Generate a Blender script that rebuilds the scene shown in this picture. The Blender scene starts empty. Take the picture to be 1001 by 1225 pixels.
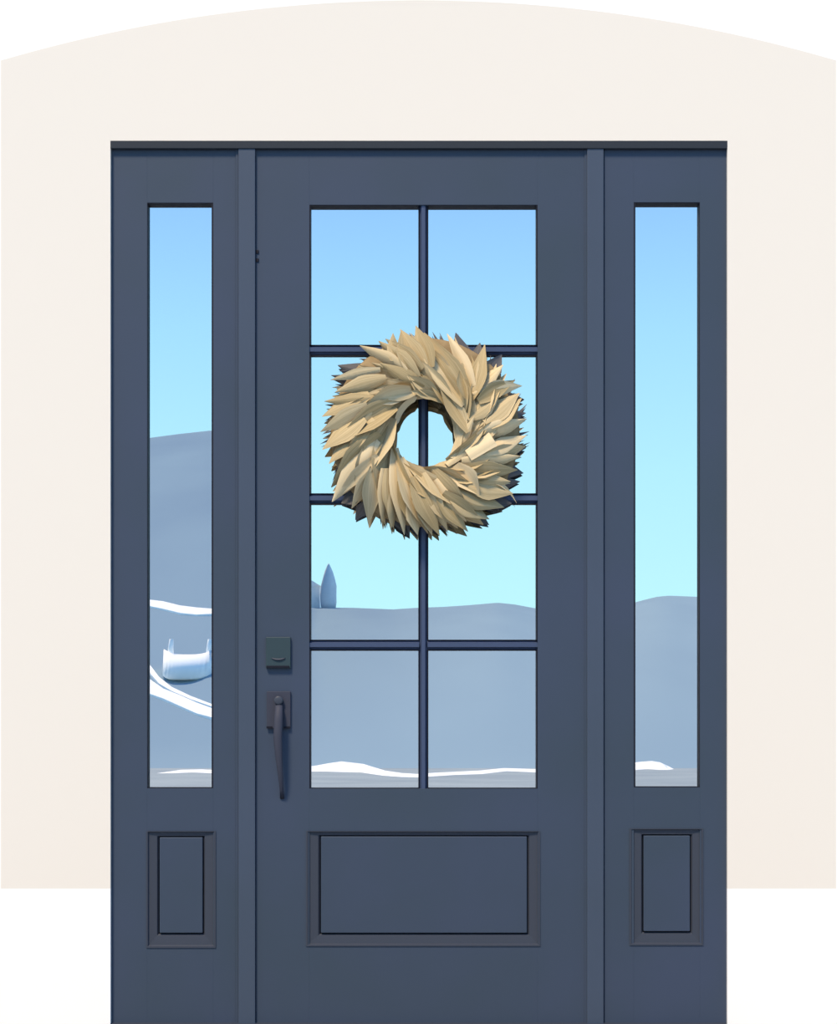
import bpy, bmesh, math, random
from mathutils import Vector
C = bpy.context.scene
COL = C.collection

# ------------------------------------------------------------------ camera, sky, sun, exposure
W_PX, H_PX = 1001.0, 1225.0
PPM = 431.0                      # pixels per metre on the face of the door
DIST = 4.5                       # camera to the face of the door
F = PPM * DIST                   # focal length in pixels
HOR = 880.0                      # horizon row of the photograph
CZ = (H_PX - HOR) / PPM          # eye height above the door sill (photographer stands lower, in the yard)
cam_d = bpy.data.cameras.new('camera')
cam = bpy.data.objects.new('camera', cam_d); COL.objects.link(cam)
cam.location = (0, -DIST, CZ); cam.rotation_euler = (math.pi / 2, 0, 0)
cam_d.sensor_fit = 'VERTICAL'; cam_d.sensor_height = 36.0
cam_d.lens = 36.0 * F / H_PX
cam_d.shift_y = (HOR - H_PX / 2) / H_PX
cam_d.clip_end = 2000
C.camera = cam

world = bpy.data.worlds.new('sky'); C.world = world; world.use_nodes = True
wn = world.node_tree; wn.nodes.clear()
w_out = wn.nodes.new('ShaderNodeOutputWorld'); w_bg = wn.nodes.new('ShaderNodeBackground')
w_tc = wn.nodes.new('ShaderNodeTexCoord'); w_sep = wn.nodes.new('ShaderNodeSeparateXYZ')
w_ramp = wn.nodes.new('ShaderNodeValToRGB')
SKY = [(0.0, (0.62, 1.06, 1.12)), (0.08, (0.58, 1.03, 1.12)), (0.16, (0.51, 0.95, 1.13)), (0.24, (0.42, 0.82, 1.13)),
       (0.33, (0.31, 0.61, 1.08)), (0.6, (0.17, 0.38, 0.85)), (1.0, (0.10, 0.26, 0.66))]
el = w_ramp.color_ramp.elements
while len(el) < len(SKY): el.new(0.5)
for e, (p, c) in zip(el, SKY):
    e.position = p; e.color = (*c, 1)
wn.links.new(w_tc.outputs['Generated'], w_sep.inputs[0]); wn.links.new(w_sep.outputs['Z'], w_ramp.inputs[0])
wn.links.new(w_ramp.outputs[0], w_bg.inputs[0]); w_bg.inputs[1].default_value = 1.0
wn.links.new(w_bg.outputs[0], w_out.inputs[0])

sun_d = bpy.data.lights.new('sun', 'SUN'); sun = bpy.data.objects.new('sun', sun_d); COL.objects.link(sun)
SUN_DIR = Vector((-0.28, -0.52, 0.81)).normalized()
sun.rotation_euler = SUN_DIR.to_track_quat('Z', 'Y').to_euler()
sun_d.energy = 4.6; sun_d.color = (1.0, 0.80, 0.54); sun_d.angle = math.radians(12)

vs = C.view_settings
vs.view_transform = 'Standard'; vs.look = 'None'; vs.gamma = 1.0; vs.exposure = 0.0; vs.use_curve_mapping = False

# ------------------------------------------------------------------ helpers
def P(px, py, y=0.0):
    """World point seen at a pixel of the photograph, at depth y (door face = 0)."""
    k = (DIST + y) / F
    return Vector(((px - 500.5) * k, y, CZ - (py - HOR) * k))

def srgb(r, g, b):
    f = lambda c: c / 12.92 if c <= 0.04045 else ((c + 0.055) / 1.055) ** 2.4
    return (f(r / 255), f(g / 255), f(b / 255))

def mat(name, col, rough=0.6, spec=0.3, vary=None, vscale=4.0, bump=0.0, bscale=60.0, stretch=None):
    m = bpy.data.materials.new(name); m.use_nodes = True
    nt = m.node_tree; b = nt.nodes['Principled BSDF']
    b.inputs['Base Color'].default_value = (*col, 1); b.inputs['Roughness'].default_value = rough
    b.inputs['Specular IOR Level'].default_value = spec
    tc = nt.nodes.new('ShaderNodeTexCoord'); mp = nt.nodes.new('ShaderNodeMapping')
    nt.links.new(tc.outputs['Object'], mp.inputs[0])
    if stretch: mp.inputs['Scale'].default_value = stretch
    if vary:
        n = nt.nodes.new('ShaderNodeTexNoise'); n.inputs['Scale'].default_value = vscale; n.inputs['Detail'].default_value = 4
        r = nt.nodes.new('ShaderNodeValToRGB')
        r.color_ramp.elements[0].position = 0.3; r.color_ramp.elements[0].color = (*col, 1)
        r.color_ramp.elements[1].position = 0.7; r.color_ramp.elements[1].color = (*vary, 1)
        nt.links.new(mp.outputs[0], n.inputs['Vector']); nt.links.new(n.outputs[0], r.inputs[0])
        nt.links.new(r.outputs[0], b.inputs['Base Color'])
    if bump:
        n2 = nt.nodes.new('ShaderNodeTexNoise'); n2.inputs['Scale'].default_value = bscale
        bp = nt.nodes.new('ShaderNodeBump'); bp.inputs['Strength'].default_value = bump; bp.inputs['Distance'].default_value = 0.002
        nt.links.new(mp.outputs[0], n2.inputs['Vector']); nt.links.new(n2.outputs[0], bp.inputs['Height'])
        nt.links.new(bp.outputs[0], b.inputs['Normal'])
    return m

def link(name, me, m, parent=None):
    o = bpy.data.objects.new(name, me); COL.objects.link(o)
    if m: me.materials.append(m)
    if parent:
        o.parent = parent
        o.matrix_parent_inverse = parent.matrix_world.inverted() if False else o.matrix_parent_inverse
        o.location = -parent.location
    return o

def from_bm(name, bm, m, parent=None, smooth=False):
    bmesh.ops.recalc_face_normals(bm, faces=bm.faces)
    me = bpy.data.meshes.new(name); bm.to_mesh(me); bm.free()
    if smooth:
        for p in me.polygons: p.use_smooth = True
    return link(name, me, m, parent)

def empty(name, loc):
    o = bpy.data.objects.new(name, None); COL.objects.link(o); o.location = loc; o.empty_display_size = 0.1
    return o

def tag(o, label=None, cat=None, group=None, kind=None):
    if label: o['label'] = label
    if cat: o['category'] = cat
    if group: o['group'] = group
    if kind: o['kind'] = kind
    return o

def add_box(bm, x0, x1, y0, y1, z0, z1, bevel=0.0):
    r = bmesh.ops.create_cube(bm, size=1.0); v = r['verts']
    for q in v:
        q.co = Vector(((x0 + x1) / 2 + q.co.x * (x1 - x0), (y0 + y1) / 2 + q.co.y * (y1 - y0), (z0 + z1) / 2 + q.co.z * (z1 - z0)))
    if bevel:
        es = list({e for q in v for e in q.link_edges})
        bmesh.ops.bevel(bm, geom=es, offset=bevel, segments=2, affect='EDGES', profile=0.6)

def pbox(name, px0, px1, py0, py1, yf, yb, m, parent=None, bevel=0.0012):
    """A board whose front face (depth yf) covers the given pixels of the photograph; yb is its back."""
    a = P(px0, py0, yf); b = P(px1, py1, yf)
    bm = bmesh.new(); add_box(bm, a.x, b.x, yf, yb, b.z, a.z, bevel)
    return from_bm(name, bm, m, parent)

def add_prism(bm, poly, y0, y1):
    """Polygon of (x,z) extruded between two depths."""
    a = [bm.verts.new((x, y0, z)) for x, z in poly]; b = [bm.verts.new((x, y1, z)) for x, z in poly]
    bm.faces.new(a); bm.faces.new(b[::-1]); n = len(poly)
    for i in range(n): bm.faces.new((a[i], b[i], b[(i + 1) % n], a[(i + 1) % n]))

def add_tube(bm, pts, radii, n=12, flat=1.0):
    """Round bar through points with a radius each."""
    rings = []
    for i, p in enumerate(pts):
        d = (pts[min(i + 1, len(pts) - 1)] - pts[max(i - 1, 0)]).normalized()
        s = d.cross(Vector((0, 1, 0))); s = s.normalized() if s.length > 1e-4 else Vector((1, 0, 0))
        u = d.cross(s).normalized()
        rings.append([bm.verts.new(p + s * math.cos(2 * math.pi * k / n) * radii[i] + u * math.sin(2 * math.pi * k / n) * radii[i] * flat) for k in range(n)])
    for a, b in zip(rings, rings[1:]):
        for k in range(n): bm.faces.new((a[k], a[(k + 1) % n], b[(k + 1) % n], b[k]))
    bm.faces.new(rings[0]); bm.faces.new(rings[-1][::-1])

# ------------------------------------------------------------------ materials
M_PAINT = mat('slate_blue_door_paint', srgb(57, 70, 86), 0.45, 0.3, srgb(61, 72, 95), 2.2, 0.05, 120)
M_TRIM = mat('slate_blue_trim_paint', srgb(64, 76, 94), 0.45, 0.3, srgb(67, 79, 100), 2.2, 0.05, 120)
M_MOULD = mat('slate_blue_moulding_paint', srgb(59, 65, 79), 0.45, 0.3)
M_MUNTIN = mat('navy_muntin_paint', srgb(62, 75, 106), 0.4, 0.4)
M_BEAD = mat('black_glazing_rubber', srgb(22, 24, 38), 0.6, 0.2)
M_LOCK = mat('teal_grey_lock_metal', srgb(47, 64, 72), 0.38, 0.4)
M_HANDLE = mat('dusky_handle_metal', srgb(57, 61, 77), 0.65, 0.25)
M_CREAM = mat('cream_page_tone', (0.826, 0.778, 0.72), 0.9, 0.1, bump=0.02, bscale=200)
M_WHITE = mat('white_page_tone', (0.96, 0.95, 0.95), 0.9, 0.1)
M_PORCH = mat('grey_porch_concrete', (0.20, 0.20, 0.20), 0.85, 0.1, (0.25, 0.25, 0.25), 3)  # unseen slab darkened to cut light bounced onto the lower door
M_HALL = mat('dark_hall_paint', (0.05, 0.05, 0.055), 0.8, 0.2)
M_RING = mat('straw_ring', (0.34, 0.25, 0.14), 0.9, 0.1, (0.24, 0.17, 0.09), 30)  # brown chosen to read as husk in shade
M_HILL = mat('haze_tinted_hill_scrub', (0.22, 0.31, 0.40), 0.95, 0.0, (0.30, 0.41, 0.48), 0.02, stretch=(1, .12, 1))  # blue distance haze is mixed into the base colour
M_ROAD = mat('white_road_surface', (0.95, 0.95, 0.93), 0.8, 0.1)
M_CONE = mat('haze_whitened_evergreen', (0.72, 0.76, 0.80), 0.9, 0.0, (0.66, 0.70, 0.75), 1)  # near-white colour offsets the backlit side and carries the haze

def glass_material():
    m = bpy.data.materials.new('reflective_glass'); m.use_nodes = True
    nt = m.node_tree; nt.nodes.clear()
    out = nt.nodes.new('ShaderNodeOutputMaterial'); mix = nt.nodes.new('ShaderNodeMixShader')
    gl = nt.nodes.new('ShaderNodeBsdfGlossy'); gl.inputs['Color'].default_value = (0.97, 0.985, 1.0, 1); gl.inputs['Roughness'].default_value = 0.0
    tr = nt.nodes.new('ShaderNodeBsdfTransparent'); tr.inputs['Color'].default_value = (0.6, 0.65, 0.7, 1)
    mix.inputs[0].default_value = 0.93
    nt.links.new(tr.outputs[0], mix.inputs[1]); nt.links.new(gl.outputs[0], mix.inputs[2]); nt.links.new(mix.outputs[0], out.inputs[0])
    return m
M_GLASS = glass_material()

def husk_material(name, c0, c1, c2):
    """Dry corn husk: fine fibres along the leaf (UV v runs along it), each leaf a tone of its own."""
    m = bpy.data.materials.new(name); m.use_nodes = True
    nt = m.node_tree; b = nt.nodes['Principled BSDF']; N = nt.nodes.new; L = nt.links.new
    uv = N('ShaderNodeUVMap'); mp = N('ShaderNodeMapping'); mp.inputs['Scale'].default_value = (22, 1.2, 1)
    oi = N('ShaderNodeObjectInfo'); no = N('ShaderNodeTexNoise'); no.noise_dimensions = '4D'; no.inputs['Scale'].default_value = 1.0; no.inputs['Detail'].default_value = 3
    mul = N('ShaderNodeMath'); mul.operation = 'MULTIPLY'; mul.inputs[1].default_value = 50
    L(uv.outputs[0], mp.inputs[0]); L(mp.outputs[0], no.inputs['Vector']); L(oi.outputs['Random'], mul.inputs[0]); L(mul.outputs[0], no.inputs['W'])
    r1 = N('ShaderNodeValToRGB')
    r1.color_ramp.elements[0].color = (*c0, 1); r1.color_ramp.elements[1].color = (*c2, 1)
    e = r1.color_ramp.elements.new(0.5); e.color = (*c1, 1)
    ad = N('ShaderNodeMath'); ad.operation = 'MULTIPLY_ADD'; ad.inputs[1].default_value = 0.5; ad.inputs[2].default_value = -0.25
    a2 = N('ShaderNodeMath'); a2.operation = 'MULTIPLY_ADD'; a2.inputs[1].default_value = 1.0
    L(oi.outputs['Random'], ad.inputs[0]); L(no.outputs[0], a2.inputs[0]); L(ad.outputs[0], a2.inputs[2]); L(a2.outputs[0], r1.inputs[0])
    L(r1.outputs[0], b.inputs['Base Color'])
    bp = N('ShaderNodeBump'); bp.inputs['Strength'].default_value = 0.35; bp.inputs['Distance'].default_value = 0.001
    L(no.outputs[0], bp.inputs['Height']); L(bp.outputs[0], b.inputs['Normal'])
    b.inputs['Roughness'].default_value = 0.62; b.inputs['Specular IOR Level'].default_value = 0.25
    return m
M_HUSK = husk_material('dry_corn_husk', (0.29, 0.22, 0.105), (0.54, 0.425, 0.245), (0.80, 0.66, 0.43))
M_PALE = husk_material('pale_corn_husk', (0.60, 0.46, 0.26), (0.70, 0.56, 0.35), (0.80, 0.67, 0.45))
M_GREYLEAF = husk_material('withered_mirrored_husk', (0.05, 0.05, 0.05), (0.10, 0.095, 0.10), (0.17, 0.16, 0.17))  # dark tone for dry tips and for leaves imitating the mirrored back

# ------------------------------------------------------------------ walls (cream arch and white margin are page graphics built as wall)
YW = -0.013                                     # face of the wall; everything flush, no step between colours
def xz(px, py): p = P(px, py, YW); return (p.x, p.z)
arc = []
R = (500.0 ** 2 + 72.0 ** 2) / 144.0
for i in range(49):
    x = 1 + 999 * i / 48
    arc.append((x, R - math.sqrt(R * R - (x - 500.5) ** 2) + 0.5))
DL, DR, DT = 132, 870, 168.3                    # opening for the door unit
BOT = H_PX + 18
bm = bmesh.new()
poly = [xz(1, 1063), xz(1, arc[0][1])] + [xz(*p) for p in arc[1:-1]] + [xz(1000, arc[-1][1]), xz(1000, 1063), xz(DR, 1063), xz(DR, DT), xz(DL, DT), xz(DL, 1063)]
add_prism(bm, poly, YW, 0.2)
tag(from_bm('page_wall_front', bm, M_CREAM), 'cream page backdrop with arched top, built as a wall around the blue door unit', 'wall', kind='structure')
bm = bmesh.new()
poly = [xz(-1600, -900), xz(2600, -900), xz(2600, 1063), xz(1000, 1063)] + [xz(*p) for p in arc[::-1]] + [xz(1, 1063), xz(-1600, 1063)]
add_prism(bm, poly, YW, 0.2)
tag(from_bm('page_wall_upper', bm, M_WHITE), 'white page margin above the cream arch, built as a wall', 'wall', kind='structure')
for nm, a, b in (('baseboard_left', -1600, DL), ('baseboard_right', DR, 2600)):
    bm = bmesh.new(); add_prism(bm, [xz(a, 1063), xz(b, 1063), xz(b, BOT), xz(a, BOT)], YW, 0.2)
    tag(from_bm(nm, bm, M_WHITE), 'white page margin built as wall base on the %s of the blue door unit' % nm.split('_')[1], 'baseboard', kind='structure')
# dark hall behind the glass
bm = bmesh.new(); add_box(bm, -0.95, 0.95, 0.2, 3.2, -0.05, 2.55)
bmesh.ops.delete(bm, geom=[f for f in bm.faces if f.normal.y < -0.5], context='FACES')
tag(from_bm('wall_back', bm, M_HALL), 'dark hall walls behind the door glass', 'wall', kind='structure')
bm = bmesh.new(); add_box(bm, -1.6, 1.6, -1.5, 0.19, -0.16, -0.036, 0.006)
tag(from_bm('floor', bm, M_PORCH), 'grey concrete porch slab at the foot of the door', 'floor', kind='structure')

# ------------------------------------------------------------------ door frame: header, posts, sill
YP = -0.010                                     # face of the posts
tag(pbox('trim_1', DL, DR, DT, 177.5, -0.013, 0.19, mat('dark_header_paint', srgb(44, 51, 61), 0.55, 0.2), bevel=0.0015), 'dark blue header across the top of the door unit', 'trim', kind='structure')
for nm, a, b, side in (('trim_2', 285, 305.2, 'left'), ('trim_3', 702.2, 722, 'right')):
    root = tag(empty(nm, P((a + b) / 2, H_PX, 0)), 'pale slate blue post on the %s of the door slab' % side, 'trim', kind='structure')
    bpy.context.view_layer.update()
    pbox('post', a, b, 177.5, H_PX + 8, YP, 0.17, M_TRIM, root, 0.002)
    # stepped stop beside the post, a little behind its face
    pbox('stop', a - 3.0, a, 177.5, H_PX + 8, -0.003, 0.17, M_PAINT, root, 0.0008)
    if side == 'left':
        for z0, z1 in ((299, 303), (309, 313)):
            pbox('contact_stud', 306.2, 309.4, z0, z1, -0.003, 0.004, M_BEAD, root, 0.0006)
tag(pbox('trim_4', DL, DR, 1225.6, H_PX + 17, -0.03, 0.19, M_MOULD, bevel=0.002), 'dark sill under the blue door', 'trim', kind='structure')

# ------------------------------------------------------------------ glazed leaf builder (door slab and sidelights)
YG = 0.020                                      # face of the glass
def glazed_leaf(root, x0, x1, g, panel, y0=0.0, muntin_rows=(), muntin_col=None, gap=1.2, top=177.5):
    gx0, gx1, gy0, gy1 = g; qx0, qx1, qy0, qy1, fx0, fx1, fy0, fy1 = panel
    yb = y0 + 0.044
    px = lambda n, a, b, c, d, m=M_PAINT, bv=0.0012, yf=y0: pbox(n, a, b, c, d, yf, yb, m, root, bv)
    B = H_PX + 6
    px('stile', x0, gx0, top, B, bv=0.0004); px('stile', gx1, x1, top, B, bv=0.0004)
    px('top_rail', gx0, gx1, top, gy0, bv=0.0004); px('lock_rail', gx0, gx1, gy1, qy0, bv=0.0004); px('bottom_rail', gx0, gx1, qy1, B, bv=0.0004)
    for (a, b) in ((gx0, qx0), (qx1, gx1)):      # filler of the stile beside the panel when the panel is narrower than the glass
        if b - a > 0.5: px('stile_filler', a, b, qy0, qy1, bv=0.0004)
    # recessed panel: sloped mitred moulding, shadow groove, raised field
    ox0, ox1, oy0, oy1 = max(qx0, -9e9), qx1, qy0, qy1
    O = [P(ox0, oy0, y0 - 0.0015), P(ox1, oy0, y0 - 0.0015), P(ox1, oy1, y0 - 0.0015), P(ox0, oy1, y0 - 0.0015)]
    I = [P(fx0, fy0, y0 + 0.007), P(fx1, fy0, y0 + 0.007), P(fx1, fy1, y0 + 0.007), P(fx0, fy1, y0 + 0.007)]
    lip = 0.006
    for i in range(4):
        j = (i + 1) % 4
        bm = bmesh.new()
        c = (O[0] + O[2]) / 2
        def inn(p, q, k): return p + (q - p) * k
        prof = []
        for a, b in ((O[i], I[i]), (O[j], I[j])):
            t1 = a.copy(); t1.y = y0 - 0.0025
            t2 = inn(a, b, 0.12); t2.y = y0 - 0.0025
            t3 = inn(a, b, 0.2); t3.y = y0 + 0.0035
            t4 = inn(a, b, 0.86); t4.y = y0 + 0.0055
            t5 = inn(a, b, 0.985); t5.y = y0 + 0.012
            t6 = t5.copy(); t6.y = yb - 0.004
            t7 = a.copy(); t7.y = yb - 0.004
            prof.append([bm.verts.new(t) for t in (t1, t2, t3, t4, t5, t6, t7)])
        n = 7
        for k in range(n): bm.faces.new((prof[0][k], prof[0][(k + 1) % n], prof[1][(k + 1) % n], prof[1][k]))
        bm.faces.new(prof[0]); bm.faces.new(prof[1][::-1])
        from_bm('panel_moulding', bm, M_MOULD, root)
    # raised field with bevelled edge
    bm = bmesh.new(); a = P(fx0 + .7, fy0 + .6, y0 + 0.003); b = P(fx1 - .7, fy1 - .8, y0 + 0.003)
    add_box(bm, a.x, b.x, y0 + 0.003, y0 + 0.03, b.z, a.z, 0.0025)
    from_bm('raised_panel', bm, M_PAINT, root)
    bm = bmesh.new(); a = P(qx0, qy0, y0); b = P(qx1, qy1, y0)
    add_box(bm, a.x + .002, b.x - .002, y0 + 0.0302, y0 + 0.036, b.z + .002, a.z - .002)
    from_bm('panel_backing', bm, M_BEAD, root)
    # muntins and panes
    xs = [(gx0, gx1)] if muntin_col is None else [(gx0, muntin_col - 5), (muntin_col + 5, gx1)]
    ys = []; last = gy0
    for m in muntin_rows: ys.append((last, m - 5.5)); last = m + 5.5
    ys.append((last, gy1))
    def muntin(a, b, c, d, vert):
        bm = bmesh.new()
        yf = y0 + 0.004
        q0 = P(a, c, yf); q1 = P(b, d, yf); w = ((q1.x - q0.x) if vert else (q0.z - q1.z))
        prof = [(-.5 * w, YG + .003), (-.5 * w, yf + 0.010), (-.34 * w, yf + 0.0075), (-.24 * w, yf), (.24 * w, yf), (.34 * w, yf + 0.0075), (.5 * w, yf + 0.010), (.5 * w, YG + .003)]
        ends = []
        for e in (0, 1):
            ring = []
            for s, y in prof:
                if vert: ring.append(bm.verts.new(((q0.x + q1.x) / 2 + s, y, (q0.z, q1.z)[e])))
                else: ring.append(bm.verts.new(((q0.x, q1.x)[e], y, (q0.z + q1.z) / 2 + s)))
            ends.append(ring)
        n = len(prof)
        for k in range(n): bm.faces.new((ends[0][k], ends[0][(k + 1) % n], ends[1][(k + 1) % n], ends[1][k]))
        bm.faces.new(ends[0]); bm.faces.new(ends[1][::-1])
        from_bm('muntin', bm, M_MUNTIN, root)
    if muntin_col is not None:
        muntin(muntin_col - 4.6, muntin_col + 4.6, gy0, gy1, True)
        for m in muntin_rows:
            for a, b in xs: muntin(a, b, m - 5.2, m + 5.2, False)
    for a, b in xs:
        for c, d in ys:
            p0 = P(a, c, y0); p1 = P(b, d, y0)
            bm = bmesh.new(); add_box(bm, p0.x + .0005, p1.x - .0005, YG, YG + 0.005, p1.z + .0005, p0.z - .0005)
            pane = from_bm('pane', bm, M_GLASS, root)
            bm = bmesh.new(); t = 0.0046
            zb, zt = p1.z, p0.z; yo, ym = y0 + 0.0008, y0 + 0.009   # nearly flush against the rails, set back beside the muntins
            wl_ = max(.0012, t - max(0, (500 - gx0) / F * .02)) if a == gx0 else t * .5
            wr_ = max(.0012, t - max(0, (gx1 - 500) / F * .02)) if b == gx1 else t * .5
            add_box(bm, p0.x, p0.x + wl_, yo if a == gx0 else ym, YG - .0002, zb, zt)
            add_box(bm, p1.x - wr_, p1.x, yo if b == gx1 else ym, YG - .0002, zb, zt)
            add_box(bm, p0.x + wl_, p1.x - wr_, yo if c == gy0 else ym, YG - .0002, zt - (.0015 if c == gy0 else t * .5), zt)
            add_box(bm, p0.x + wl_, p1.x - wr_, yo if d == gy1 else ym, YG - .0002, zb, zb + t * .5)
            o = from_bm('glazing_bead', bm, M_BEAD, pane); o.location = (0, 0, 0)

door = tag(empty('door_1', P(503, H_PX, 0)), 'slate blue front door with eight glass panes and one bottom panel', 'door', kind='structure')
glazed_leaf(door, 306.1, 701.5, (370, 643, 245, 943.5), (366, 646, 994, 1132, 383, 631, 1000, 1117), 0.0, (418, 596, 771.5), 506.3, top=179)
wl = tag(empty('window_1', P(208, H_PX, 0)), 'narrow slate blue sidelight with rising hill and road reflected', 'window', kind='structure')
glazed_leaf(wl, DL + .6, 282, (176, 255, 242.5, 943), (175, 258, 994, 1134, 190, 243, 1001, 1117), 0.0)
wr = tag(empty('window_2', P(796, H_PX, 0)), 'narrow slate blue sidelight with low rounded hill reflected', 'window', kind='structure')
glazed_leaf(wr, 722.5, DR - .6, (758, 837, 242, 942), (753, 841, 991, 1131, 769, 826, 999, 1115), 0.0)
# ------------------------------------------------------------------ door hardware
lock = pbox('deadbolt', 318, 347.5, 762, 799.5, -0.010, 0.001, M_LOCK, door, 0.002)
lock['label'] = 'teal grey square deadbolt plate'
bm = bmesh.new()
pts = []
c = P(333, 771, -0.0105)
for k in range(9):
    a = math.radians(243 + 54 * k / 8)
    pts.append(c + Vector((math.cos(a) * 0.042, -0.001, math.sin(a) * 0.042)))
add_tube(bm, pts, [0.0012 + 0.0022 * math.sin(math.pi * k / 8) for k in range(9)], 8)
o = from_bm('lock_rim', bm, M_MOULD, lock, True); o.location = (0, 0, 0)
bm = bmesh.new()
add_box(bm, P(319, 0).x, P(346.5, 0).x, -0.0125, -0.0101, P(0, 799, -0.011).z, P(0, 796.4, -0.011).z, 0.0005)
o = from_bm('lower_edge', bm, M_BEAD, lock); o.location = (0, 0, 0)
hp = pbox('handle_set', 319, 347.5, 827, 871.5, -0.008, 0.001, M_HANDLE, door, 0.002)
hp['label'] = 'dusky square handle plate with long curved pull'
bm = bmesh.new()
hx = [(333.5, 842, -0.008, 4.4), (333.5, 848, -0.022, 4.8), (332.8, 862, -0.030, 5.4), (332.2, 882, -0.034, 5.2), (333.4, 905, -0.033, 4.2), (335.5, 928, -0.028, 3.0), (337, 946, -0.016, 2.4), (337.4, 955, -0.001, 2.6)]
add_tube(bm, [P(a, b, y) for a, b, y, r in hx], [r / PPM for *_, r in hx], 12, 0.6)
o = from_bm('pull', bm, M_HANDLE, hp, True); o.location = (0, 0, 0)
bm = bmesh.new(); cc = P(333.5, 838, -0.008)
add_tube(bm, [cc, cc + Vector((0, -0.012, 0)), cc + Vector((0, -0.0135, 0))], [0.0125, 0.0125, 0.009], 20)
o = from_bm('thumb_latch', bm, M_MOULD, hp, True); o.location = (0, 0, 0)
bm = bmesh.new()
add_box(bm, P(319, 0).x, P(326, 0).x, -0.0095, -0.0078, P(0, 871.5).z, P(0, 869).z); add_box(bm, P(340, 0).x, P(347, 0).x, -0.0095, -0.0078, P(0, 871.5).z, P(0, 869).z)
o = from_bm('lower_edge', bm, M_BEAD, hp); o.location = (0, 0, 0)

# ------------------------------------------------------------------ corn husk wreath
rnd = random.Random(7)
WC = (508.5, 517.5)
wreath = tag(empty('wreath', P(*WC, 0)), 'round wreath of dry tan corn husks swirling around an open centre, on the glass', 'wreath')
bpy.context.view_layer.update()
def front(r):
    """Height of the wreath's bulging front above the door face, by radius in pixels."""
    t = min(1, max(0, (r - 28) / (132 - 28)))
    return 0.016 + 0.052 * math.sin(math.pi * t ** 0.85) ** 0.75
def keep_open(q):
    e = Vector(((q.x - 509) / 33.5, (q.y - 518) / 40.5)); l = e.length
    return q if l >= 1 else Vector((509 + e.x / l * 33.5, 518 + e.y / l * 40.5))
def leaf(bx, by, tx, ty, w, lift=0.0, bend=0.0, m=M_HUSK, blunt=False, roll=None, tipup=None, name='leaf', n=8, peak=0.48):
    B = Vector((bx, by)); T = Vector((tx, ty)); d = T - B; L = d.length; d /= L; s = Vector((-d.y, d.x))
    if s.dot((B + T) / 2 - Vector(WC)) < 0: s = -s          # a positive bend bows away from the open centre
    if roll is None: roll = rnd.uniform(0.2, 1.0) * (1 if rnd.random() < 0.75 else -1)
    if tipup is None: tipup = rnd.uniform(-0.004, 0.008)
    fold = rnd.choice((-1, 1, 1)) * rnd.uniform(0.1, 0.55); wav = rnd.uniform(-1, 1) * 0.0012
    rows = []; uvs = []
    across = (-1, -0.5, 0, 0.5, 1)
    for i in range(n + 1):
        t = i / n
        c = B + d * (L * t) + s * (bend * L * math.sin(math.pi * t))
        if blunt: ww = w * (0.75 + 0.25 * t)
        else:
            a = t / peak if t < peak else (1 - t) / (1 - peak)
            ww = w * ((0.4 + 0.6 * math.sin(a * math.pi / 2)) if t < peak else max(0.03, a * (1.2 - 0.2 * a)))
        ww *= 0.5
        r = (c - Vector(WC)).length
        h = front(r) + lift + tipup * t * t + wav * math.sin(t * 9)
        h = max(h, 0.004)
        row = []; ur = []
        for u in across:
            q = keep_open(c + s * (ww * u))
            hh = h + roll * ww * u / PPM - fold * abs(u) ** 1.5 * ww / PPM + (0.10 * ww / PPM) * math.sin(u * 6 + bx)
            row.append(P(q.x, q.y, -max(hh, 0.003)) )
            ur.append(((u * 0.5 + 0.5) * w / 26.0, t * L / 100))
        rows.append(row); uvs.append(ur)
    k = len(across)
    verts = [tuple(v) for row in rows for v in row]
    faces = []
    for i in range(n):
        for j in range(k - 1): faces.append((i * k + j, (i + 1) * k + j, (i + 1) * k + j + 1, i * k + j + 1))
    me = bpy.data.meshes.new(name); me.from_pydata(verts, [], faces)
    ul = me.uv_layers.new(name='UVMap'); fu = [u for ur in uvs for u in ur]
    for lp in me.loops: ul.data[lp.index].uv = fu[lp.vertex_index]
    for p in me.polygons: p.use_smooth = True
    return link(name, me, m, wreath)

# straw ring under the husks, its colour imitating shaded husk
bm = bmesh.new(); nu, nv = 64, 14; grid = []
for i in range(nu):
    a = 2 * math.pi * i / nu; row = []
    for j in range(nv):
        b = 2 * math.pi * j / nv
        r = 86 + 27 * math.cos(b)
        p = P(WC[0] + r * math.cos(a), WC[1] + r * math.sin(a), -0.0235 - 0.0225 * math.sin(b))
        row.append(bm.verts.new(p))
    grid.append(row)
for i in range(nu):
    for j in range(nv): bm.faces.new((grid[i][j], grid[(i + 1) % nu][j], grid[(i + 1) % nu][(j + 1) % nv], grid[i][(j + 1) % nv]))
from_bm('straw_ring', bm, M_RING, wreath, True)['label'] = 'straw ring in shaded husk brown'

def swirl(ang, r0, r1, turn):
    """Base and tip of a leaf rooted at angle ang (degrees, image sense, clockwise), its tip swept anticlockwise by turn."""
    a = math.radians(ang); b = math.radians(ang - turn)
    return (WC[0] + r0 * math.cos(a), WC[1] + r0 * math.sin(a), WC[0] + r1 * math.cos(b), WC[1] + r1 * math.sin(b))
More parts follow.
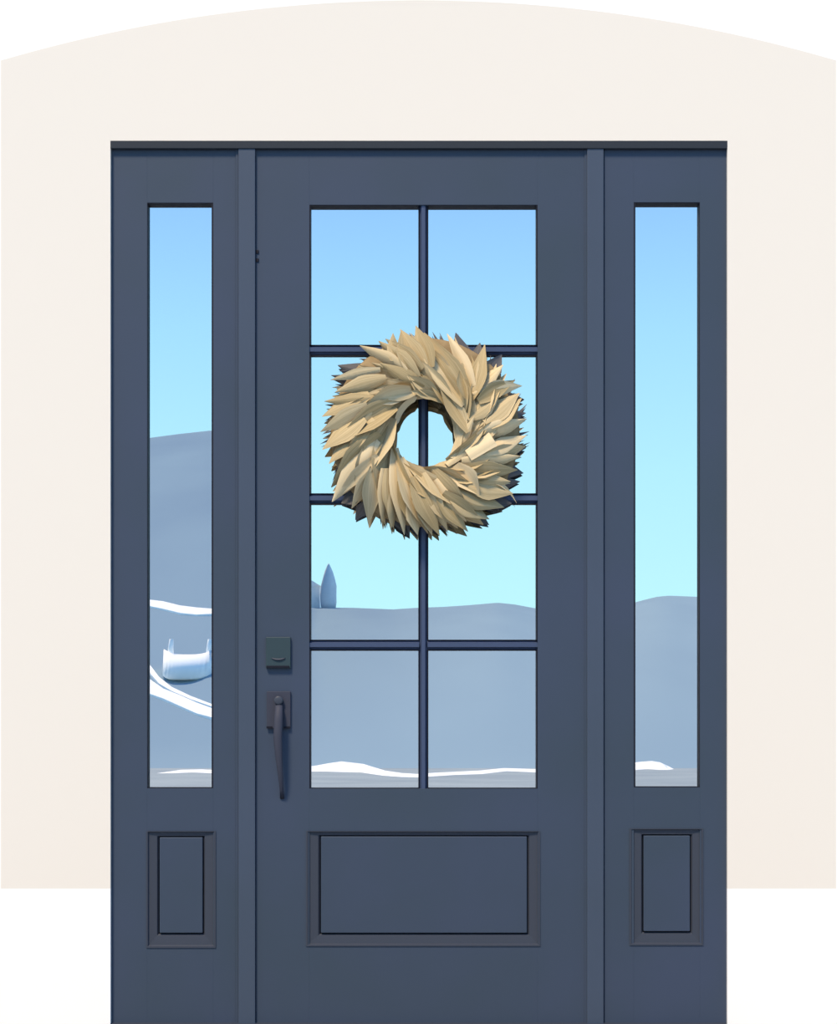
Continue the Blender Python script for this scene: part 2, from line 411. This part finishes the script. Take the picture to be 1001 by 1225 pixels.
# withered dark tips at the back
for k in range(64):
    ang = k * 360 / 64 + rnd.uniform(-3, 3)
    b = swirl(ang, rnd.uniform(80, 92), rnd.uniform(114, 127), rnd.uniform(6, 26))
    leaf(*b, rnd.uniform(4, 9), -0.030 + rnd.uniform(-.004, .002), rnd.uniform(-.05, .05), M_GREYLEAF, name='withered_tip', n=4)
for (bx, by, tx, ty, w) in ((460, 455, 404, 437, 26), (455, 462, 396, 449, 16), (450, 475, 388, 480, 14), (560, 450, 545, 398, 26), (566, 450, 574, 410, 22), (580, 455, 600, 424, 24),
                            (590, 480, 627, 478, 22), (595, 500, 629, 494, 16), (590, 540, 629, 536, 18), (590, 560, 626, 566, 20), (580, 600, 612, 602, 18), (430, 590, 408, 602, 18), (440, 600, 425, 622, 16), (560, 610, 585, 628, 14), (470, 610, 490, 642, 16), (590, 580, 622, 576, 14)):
    leaf(bx, by, tx, ty, w, -0.026, 0.0, M_GREYLEAF, name='mirror_dark_leaf', n=6)  # larger dark leaves standing in for the wreath's back mirrored in glass
# under layers of husks
for k in range(44):
    b = swirl(k * 360 / 44 + rnd.uniform(-4, 4), rnd.uniform(52, 66), rnd.uniform(108, 121), rnd.uniform(26, 48))
    leaf(*b, rnd.uniform(15, 25), -0.017, rnd.uniform(-.03, .03))
for k in range(34):
    b = swirl(k * 360 / 34 + rnd.uniform(-4, 4), rnd.uniform(42, 52), rnd.uniform(88, 108), rnd.uniform(38, 62))
    leaf(*b, rnd.uniform(17, 26), -0.009, rnd.uniform(-.03, .04))
for k in range(20):
    b = swirl(k * 360 / 20 + rnd.uniform(-4, 4), rnd.uniform(42, 46), rnd.uniform(70, 86), rnd.uniform(55, 75))
    leaf(*b, rnd.uniform(16, 22), -0.006, 0.12, peak=0.45)
# the husks the photograph lets one tell apart: base x, y, tip x, y, width, bend, pale
TOP = [
 # upper left
 (455, 442, 398, 454, 15, .03, 0), (462, 452, 404, 468, 22, -.03, 0), (442, 472, 388, 497, 24, .02, 0), (440, 485, 386, 515, 24, .0, 0), (452, 478, 391, 480, 20, .0, 0),
 (436, 500, 388, 536, 26, .02, 0), (446, 500, 396, 552, 30, .03, 0), (470, 432, 470, 400, 16, 0, 0), (486, 440, 480, 397, 20, 0, 0),
 (505, 442, 463, 407, 22, -.04, 0), (510, 440, 480, 396, 22, -.04, 0), (515, 440, 498, 392, 26, -.03, 0), (500, 452, 455, 410, 26, -.06, 0), (488, 447, 433, 415, 22, -.07, 1),
 (512, 474, 457, 436, 28, -.06, 0), (525, 480, 488, 450, 26, -.05, 0), (492, 466, 441, 482, 26, -.05, 1), (500, 468, 452, 476, 18, 0, 0), (470, 480, 418, 510, 24, .04, 0), (474, 487, 414, 524, 22, .05, 1),
 # left and lower left
 (456, 520, 399, 580, 34, .06, 0), (456, 530, 400, 597, 36, .07, 1), (452, 545, 404, 594, 18, .04, 1), (450, 560, 422, 606, 22, .05, 0), (447, 558, 441, 624, 25, .0, 0),
 (470, 500, 450, 556, 26, .05, 0), (462, 530, 448, 564, 17, .02, 0), (458, 560, 457, 624, 14, .0, 1), (464, 560, 470, 628, 22, .0, 0), (468, 590, 468, 630, 12, 0, 0),
 (472, 536, 483, 635, 24, .02, 0), (478, 575, 492, 628, 17, .02, 0), (490, 600, 499, 638, 20, 0, 0), (478, 548, 510, 634, 28, -.03, 0),
 # bottom
 (494, 570, 524, 637, 28, -.03, 0), (500, 590, 516, 638, 20, 0, 0), (505, 566, 534, 632, 24, -.03, 0), (510, 582, 546, 630, 24, -.03, 0), (524, 594, 558, 634, 20, -.03, 0), (530, 590, 576, 626, 26, -.05, 0), (520, 574, 556, 622, 20, -.04, 1),
 (516, 560, 560, 608, 24, -.05, 0), (540, 596, 583, 620, 24, -.04, 0), (545, 588, 600, 606, 28, -.05, 0), (560, 580, 611, 590, 28, -.04, 0),
 # right
 (556, 574, 608, 576, 24, .02, 0), (556, 560, 616, 562, 24, -.05, 0), (552, 552, 619, 546, 24, -.06, 0), (580, 548, 627, 534, 22, 0, 0), (576, 542, 627, 522, 22, .03, 1),
 (545, 556, 572, 590, 26, -.12, 1), (524, 562, 568, 590, 8, -.03, 1), (570, 520, 627, 502, 24, .06, 1), (586, 510, 622, 478, 22, .04, 0), (580, 506, 619, 472, 26, .02, 0), (574, 470, 622, 462, 22, -.10, 1), (572, 480, 614, 456, 22, -.06, 0),
 (564, 470, 600, 438, 20, -.06, 0), (558, 500, 598, 468, 30, -.05, 0), (562, 478, 579, 415, 24, -.05, 0), (566, 470, 572, 434, 14, 0, 0),
 (560, 476, 553, 436, 24, 0, 0), (566, 462, 536, 402, 20, -.05, 1), (562, 482, 510, 402, 32, -.05, 0), (556, 484, 500, 412, 30, -.05, 0), (542, 486, 497, 428, 22, -.06, 0),
 (562, 516, 524, 452, 28, -.05, 0), (556, 512, 540, 474, 18, -.05, 1), (566, 508, 551, 488, 8, 0, 1), (553, 522, 529, 473, 16, .1, 0), (549, 534, 543, 492, 13, .08, 0), (532, 480, 492, 468, 15, .1, 0), (497, 474, 470, 512, 14, .1, 1), (534, 556, 577, 511, 20, .03, 0), (540, 548, 566, 500, 16, .03, 0),
]
for i, (bx, by, tx, ty, w, bd, pale) in enumerate(TOP):
    leaf(bx, by, tx + (tx - bx) * .05, ty + (ty - by) * .05, w * 0.92, 0.0005 + 0.006 * rnd.random(), abs(bd) * 0.4, M_PALE if pale and rnd.random() < .8 else M_HUSK)
# one husk cut square, folded outwards
leaf(560, 545, 590, 525, 19, 0.013, 0.0, M_PALE, blunt=True, roll=0.3, tipup=0.004)
o = leaf(575, 572, 618, 602, 5, -0.004, -.15, M_PALE, n=6)

# ------------------------------------------------------------------ the yard and hills that the glass mirrors (behind the camera)
def lerp_tab(tab, x):
    if x <= tab[0][0]: return tab[0][1]
    for (a, p), (b, q) in zip(tab, tab[1:]):
        if x <= b:
            t = (x - a) / (b - a); return p + (q - p) * t
    return tab[-1][1]
RID = [(-1500, 640), (-900, 600), (-300, 520), (0, 545), (177, 524), (215, 519), (252, 515), (275, 517), (300, 545), (345, 700), (371, 727), (420, 727), (470, 729), (500, 727), (530, 726), (560, 724), (595, 721), (615, 723), (642, 728),
       (700, 728), (745, 725), (765, 719), (785, 714), (800, 712.5), (836, 714), (1000, 690), (1400, 640), (2000, 650), (2600, 700)]
DR_ = 400.0; GZ = -0.70
RX = [((p - 500.5) / F * DR_, CZ + (HOR - q) / F * DR_) for p, q in RID]
def hz(X, D):
    if D <= 75: return GZ
    t = min(1, (D - 75) / (DR_ - 75)); s = t
    h = GZ + (lerp_tab(RX, X * DR_ / D) - GZ) * s          # spurs run out from the yard towards the ridge
    if D > DR_: h -= (D - DR_) * 0.12
    return h
xs_ = sorted(set([-400 + 12 * i for i in range(68)] + [-100 + 1.25 * i for i in range(161)]))
ds_ = [4.6, 20, 40, 55] + [65 + 5.0 * i for i in range(68)] + [410, 430, 470, 540]
bm = bmesh.new(); g = [[bm.verts.new((x, -(D - DIST), hz(x, D))) for x in xs_] for D in ds_]
for i in range(len(ds_) - 1):
    for j in range(len(xs_) - 1): bm.faces.new((g[i][j], g[i][j + 1], g[i + 1][j + 1], g[i + 1][j]))
tag(from_bm('terrain', bm, M_HILL, None, True), 'hills with blue grey haze in their colour, mirrored in the door glass', 'hill', kind='structure')
M_YARD = mat('pale_yard_paving', (0.28, 0.33, 0.36), 0.9, 0.1, (0.35, 0.40, 0.42), 0.3)
bm = bmesh.new(); add_box(bm, -60, 60, -(74 - DIST), -1.52, GZ - 0.1, GZ + 0.015)
tag(from_bm('ground', bm, M_YARD), 'pale grey paved yard mirrored along the bottom of the glass', 'ground', kind='structure')
def ray(px, py):
    D = 12.0
    while D < 420:
        X = (px - 500.5) / F * D; z = CZ - (py - HOR) / F * D
        if z <= hz(X, D) + 0.02: break
        D += 0.2
    return Vector((X, -(D - DIST), z + 0.12))
def ribbon(name, upper, lower, m, label, cat):
    bm = bmesh.new(); a = [bm.verts.new(ray(*p)) for p in upper]; b = [bm.verts.new(ray(*p)) for p in lower]
    for i in range(len(a) - 1): bm.faces.new((a[i], a[i + 1], b[i + 1], b[i]))
    ret = bmesh.ops.extrude_face_region(bm, geom=bm.faces[:])
    for v in ret['geom']:
        if isinstance(v, bmesh.types.BMVert): v.co.z -= 0.5
    return tag(from_bm(name, bm, m), label, cat, kind='structure')
ribbon('road', [(150, 713), (178, 719), (195, 721), (215, 726), (235, 728.5), (254, 730), (275, 732)], [(150, 719), (178, 726.5), (195, 730), (215, 735), (235, 737), (254, 736), (275, 738)], M_ROAD, 'white hillside road high in the left sidelight reflection', 'road')
ribbon('road', [(165, 780), (178, 796), (190, 812), (205, 824), (228, 835), (254, 845), (275, 852)], [(165, 788), (178, 806), (190, 820), (205, 829), (228, 839), (254, 848), (275, 855)], M_ROAD, 'thin upper white road edge sloping across the left sidelight reflection', 'road')
ribbon('road', [(160, 800), (178, 814), (195, 826), (215, 834), (235, 843), (254, 850), (275, 856)], [(160, 820), (178, 832), (195, 838), (215, 847), (235, 856), (254, 861), (275, 866)], M_ROAD, 'broad lower white road sloping across the left sidelight reflection', 'road')
# low white wall at the yard end, its face sloped back to catch sun
WT = [(100, 925, 927), (187, 923.5, 925), (205, 921, 925), (230, 920.5, 924), (254, 921.5, 925), (300, 922, 926), (340, 920, 926), (373, 916, 923), (390, 913, 923), (405, 911, 923.5), (432, 914, 924), (445, 918, 926), (459, 922, 928), (480, 925, 929.5), (499, 926, 930), (513, 925, 929),
      (545, 923.5, 927), (576, 922, 926), (606, 919, 922.5), (642, 920, 924), (700, 921, 925), (750, 918, 922), (762, 913, 921), (775, 911.5, 920), (790, 910.5, 921), (800, 912, 921), (806, 915, 920)]
bm = bmesh.new(); rows = []
for px, t, b in WT:
    D = (CZ - GZ - 0.015) / ((b - HOR) / F); D = min(D, 72.0)
    X = (px - 500.5) / F * D; zt = CZ - (t - HOR) / F * (D + 2.4); y = -(D - DIST)
    rows.append([bm.verts.new(v) for v in ((X, y, GZ + 0.015), (X, y - 2.0, zt - 0.1 * (zt - GZ)), (X, y - 2.6, zt), (X, y - 3.2, GZ - 0.05))])
for a, b in zip(rows, rows[1:]):
    for k in range(4): bm.faces.new((a[k], a[(k + 1) % 4], b[(k + 1) % 4], b[k]))
bm.faces.new(rows[0]); bm.faces.new(rows[-1][::-1])
tag(from_bm('trim_5', bm, M_ROAD), 'low white sloped wall, shaped to catch sun, curving along the yard end, mirrored at the foot of the glass', 'wall', kind='structure')
# boat-like white form on the hillside, sides sloped to catch the sun
p0 = ray(226, 803); D0 = DIST - p0.y; k = D0 / F
boat = tag(empty('boat', p0), 'broad white boat shape with raised ends, sides sloped to catch sun, on the hillside, mirrored in the left sidelight', 'boat')
bpy.context.view_layer.update()
bm = bmesh.new(); secs = []
for i in range(13):
    t = -1 + i / 6; hw = 0.9 * math.sqrt(max(0.02, 1 - abs(t) ** 2.2))
    x = p0.x + t * 30 * k; zt = p0.z + (17 + 7 * abs(t) ** 3) * k; zb = p0.z + (0.0 + 10 * abs(t) ** 4) * k - 0.1
    w1, w2 = 4.2 * hw, 0.8 * hw                     # broad flared base, narrow top, hollow along the middle
    secs.append([bm.verts.new(v) for v in ((x, p0.y - w1, zb - .6), (x, p0.y - w2, zt), (x, p0.y - .5 * w2, zt - .1), (x, p0.y, zb + 12 * k), (x, p0.y + .5 * w2, zt - .1), (x, p0.y + w2, zt), (x, p0.y + w1, zb - .6), (x, p0.y, zb - .8))])
for a, b in zip(secs, secs[1:]):
    for q in range(8): bm.faces.new((a[q], a[(q + 1) % 8], b[(q + 1) % 8], b[q]))
bm.faces.new(secs[0]); bm.faces.new(secs[-1][::-1])
from_bm('hull', bm, M_ROAD, boat, True)
for dx in (-22, 24):
    bm = bmesh.new(); add_tube(bm, [p0 + Vector((dx * k, 0, 12 * k)), p0 + Vector((dx * k, 0, 24 * k)), p0 + Vector(((dx + 1) * k, 0, 36 * k))], [4.0 * k, 3.4 * k, 2.4 * k], 10)
    from_bm('end_post', bm, M_ROAD, boat, True)
# pointed evergreen and white house on the ridge (third row of panes, left)
Dt = 396.0; X = (393 - 500.5) / F * Dt; zb = hz(X, Dt) - 0.3; kt = Dt / F
tree = tag(empty('evergreen_tree', (X, -(Dt - DIST), zb)), 'pointed evergreen whitened by haze in its colour on the ridge, mirrored in the third row of panes', 'tree')
bpy.context.view_layer.update()
bm = bmesh.new(); tr = random.Random(3); prof = [(0, 8.5), (8, 9.6), (18, 9.8), (28, 9.0), (38, 7.0), (46, 4.4), (52, 1.8), (55, .3)]
rings = []
for z, r in prof:
    rings.append([bm.verts.new((X + math.cos(2 * math.pi * q / 16) * r * kt * tr.uniform(.9, 1.08), -(Dt - DIST) + math.sin(2 * math.pi * q / 16) * r * kt * tr.uniform(.9, 1.08), zb + z * kt)) for q in range(16)])
for a, b in zip(rings, rings[1:]):
    for q in range(16): bm.faces.new((a[q], a[(q + 1) % 16], b[(q + 1) % 16], b[q]))
bm.faces.new(rings[-1]); bm.faces.new(rings[0][::-1])
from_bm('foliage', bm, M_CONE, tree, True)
bm = bmesh.new(); q = Vector((X, -(Dt - DIST), zb)); add_tube(bm, [q + Vector((0, 0, -1.2)), q + Vector((0, 0, 1.0))], [.3, .3], 8); from_bm('trunk', bm, M_RING, tree)
Xh = (374 - 500.5) / F * 400; zh = hz(Xh, 398) - 1.0
house = tag(empty('house', (Xh, -(400 - DIST), zh)), 'tall white house on the ridge beside the evergreen, mirrored in the third row of panes', 'house')
bpy.context.view_layer.update()
bm = bmesh.new(); add_box(bm, Xh - 2.6, Xh + 1.8, -(404 - DIST), -(398 - DIST), zh, zh + 1 + 26 * kt); from_bm('house_wall', bm, M_ROAD, house)
bm = bmesh.new(); zt = zh + 1 + 26 * kt
add_prism(bm, [(Xh - 3.0, zt), (Xh + 2.2, zt), (Xh - .4, zt + 1.6)], -(404.4 - DIST), -(397.6 - DIST)); from_bm('roof', bm, M_ROAD, house)
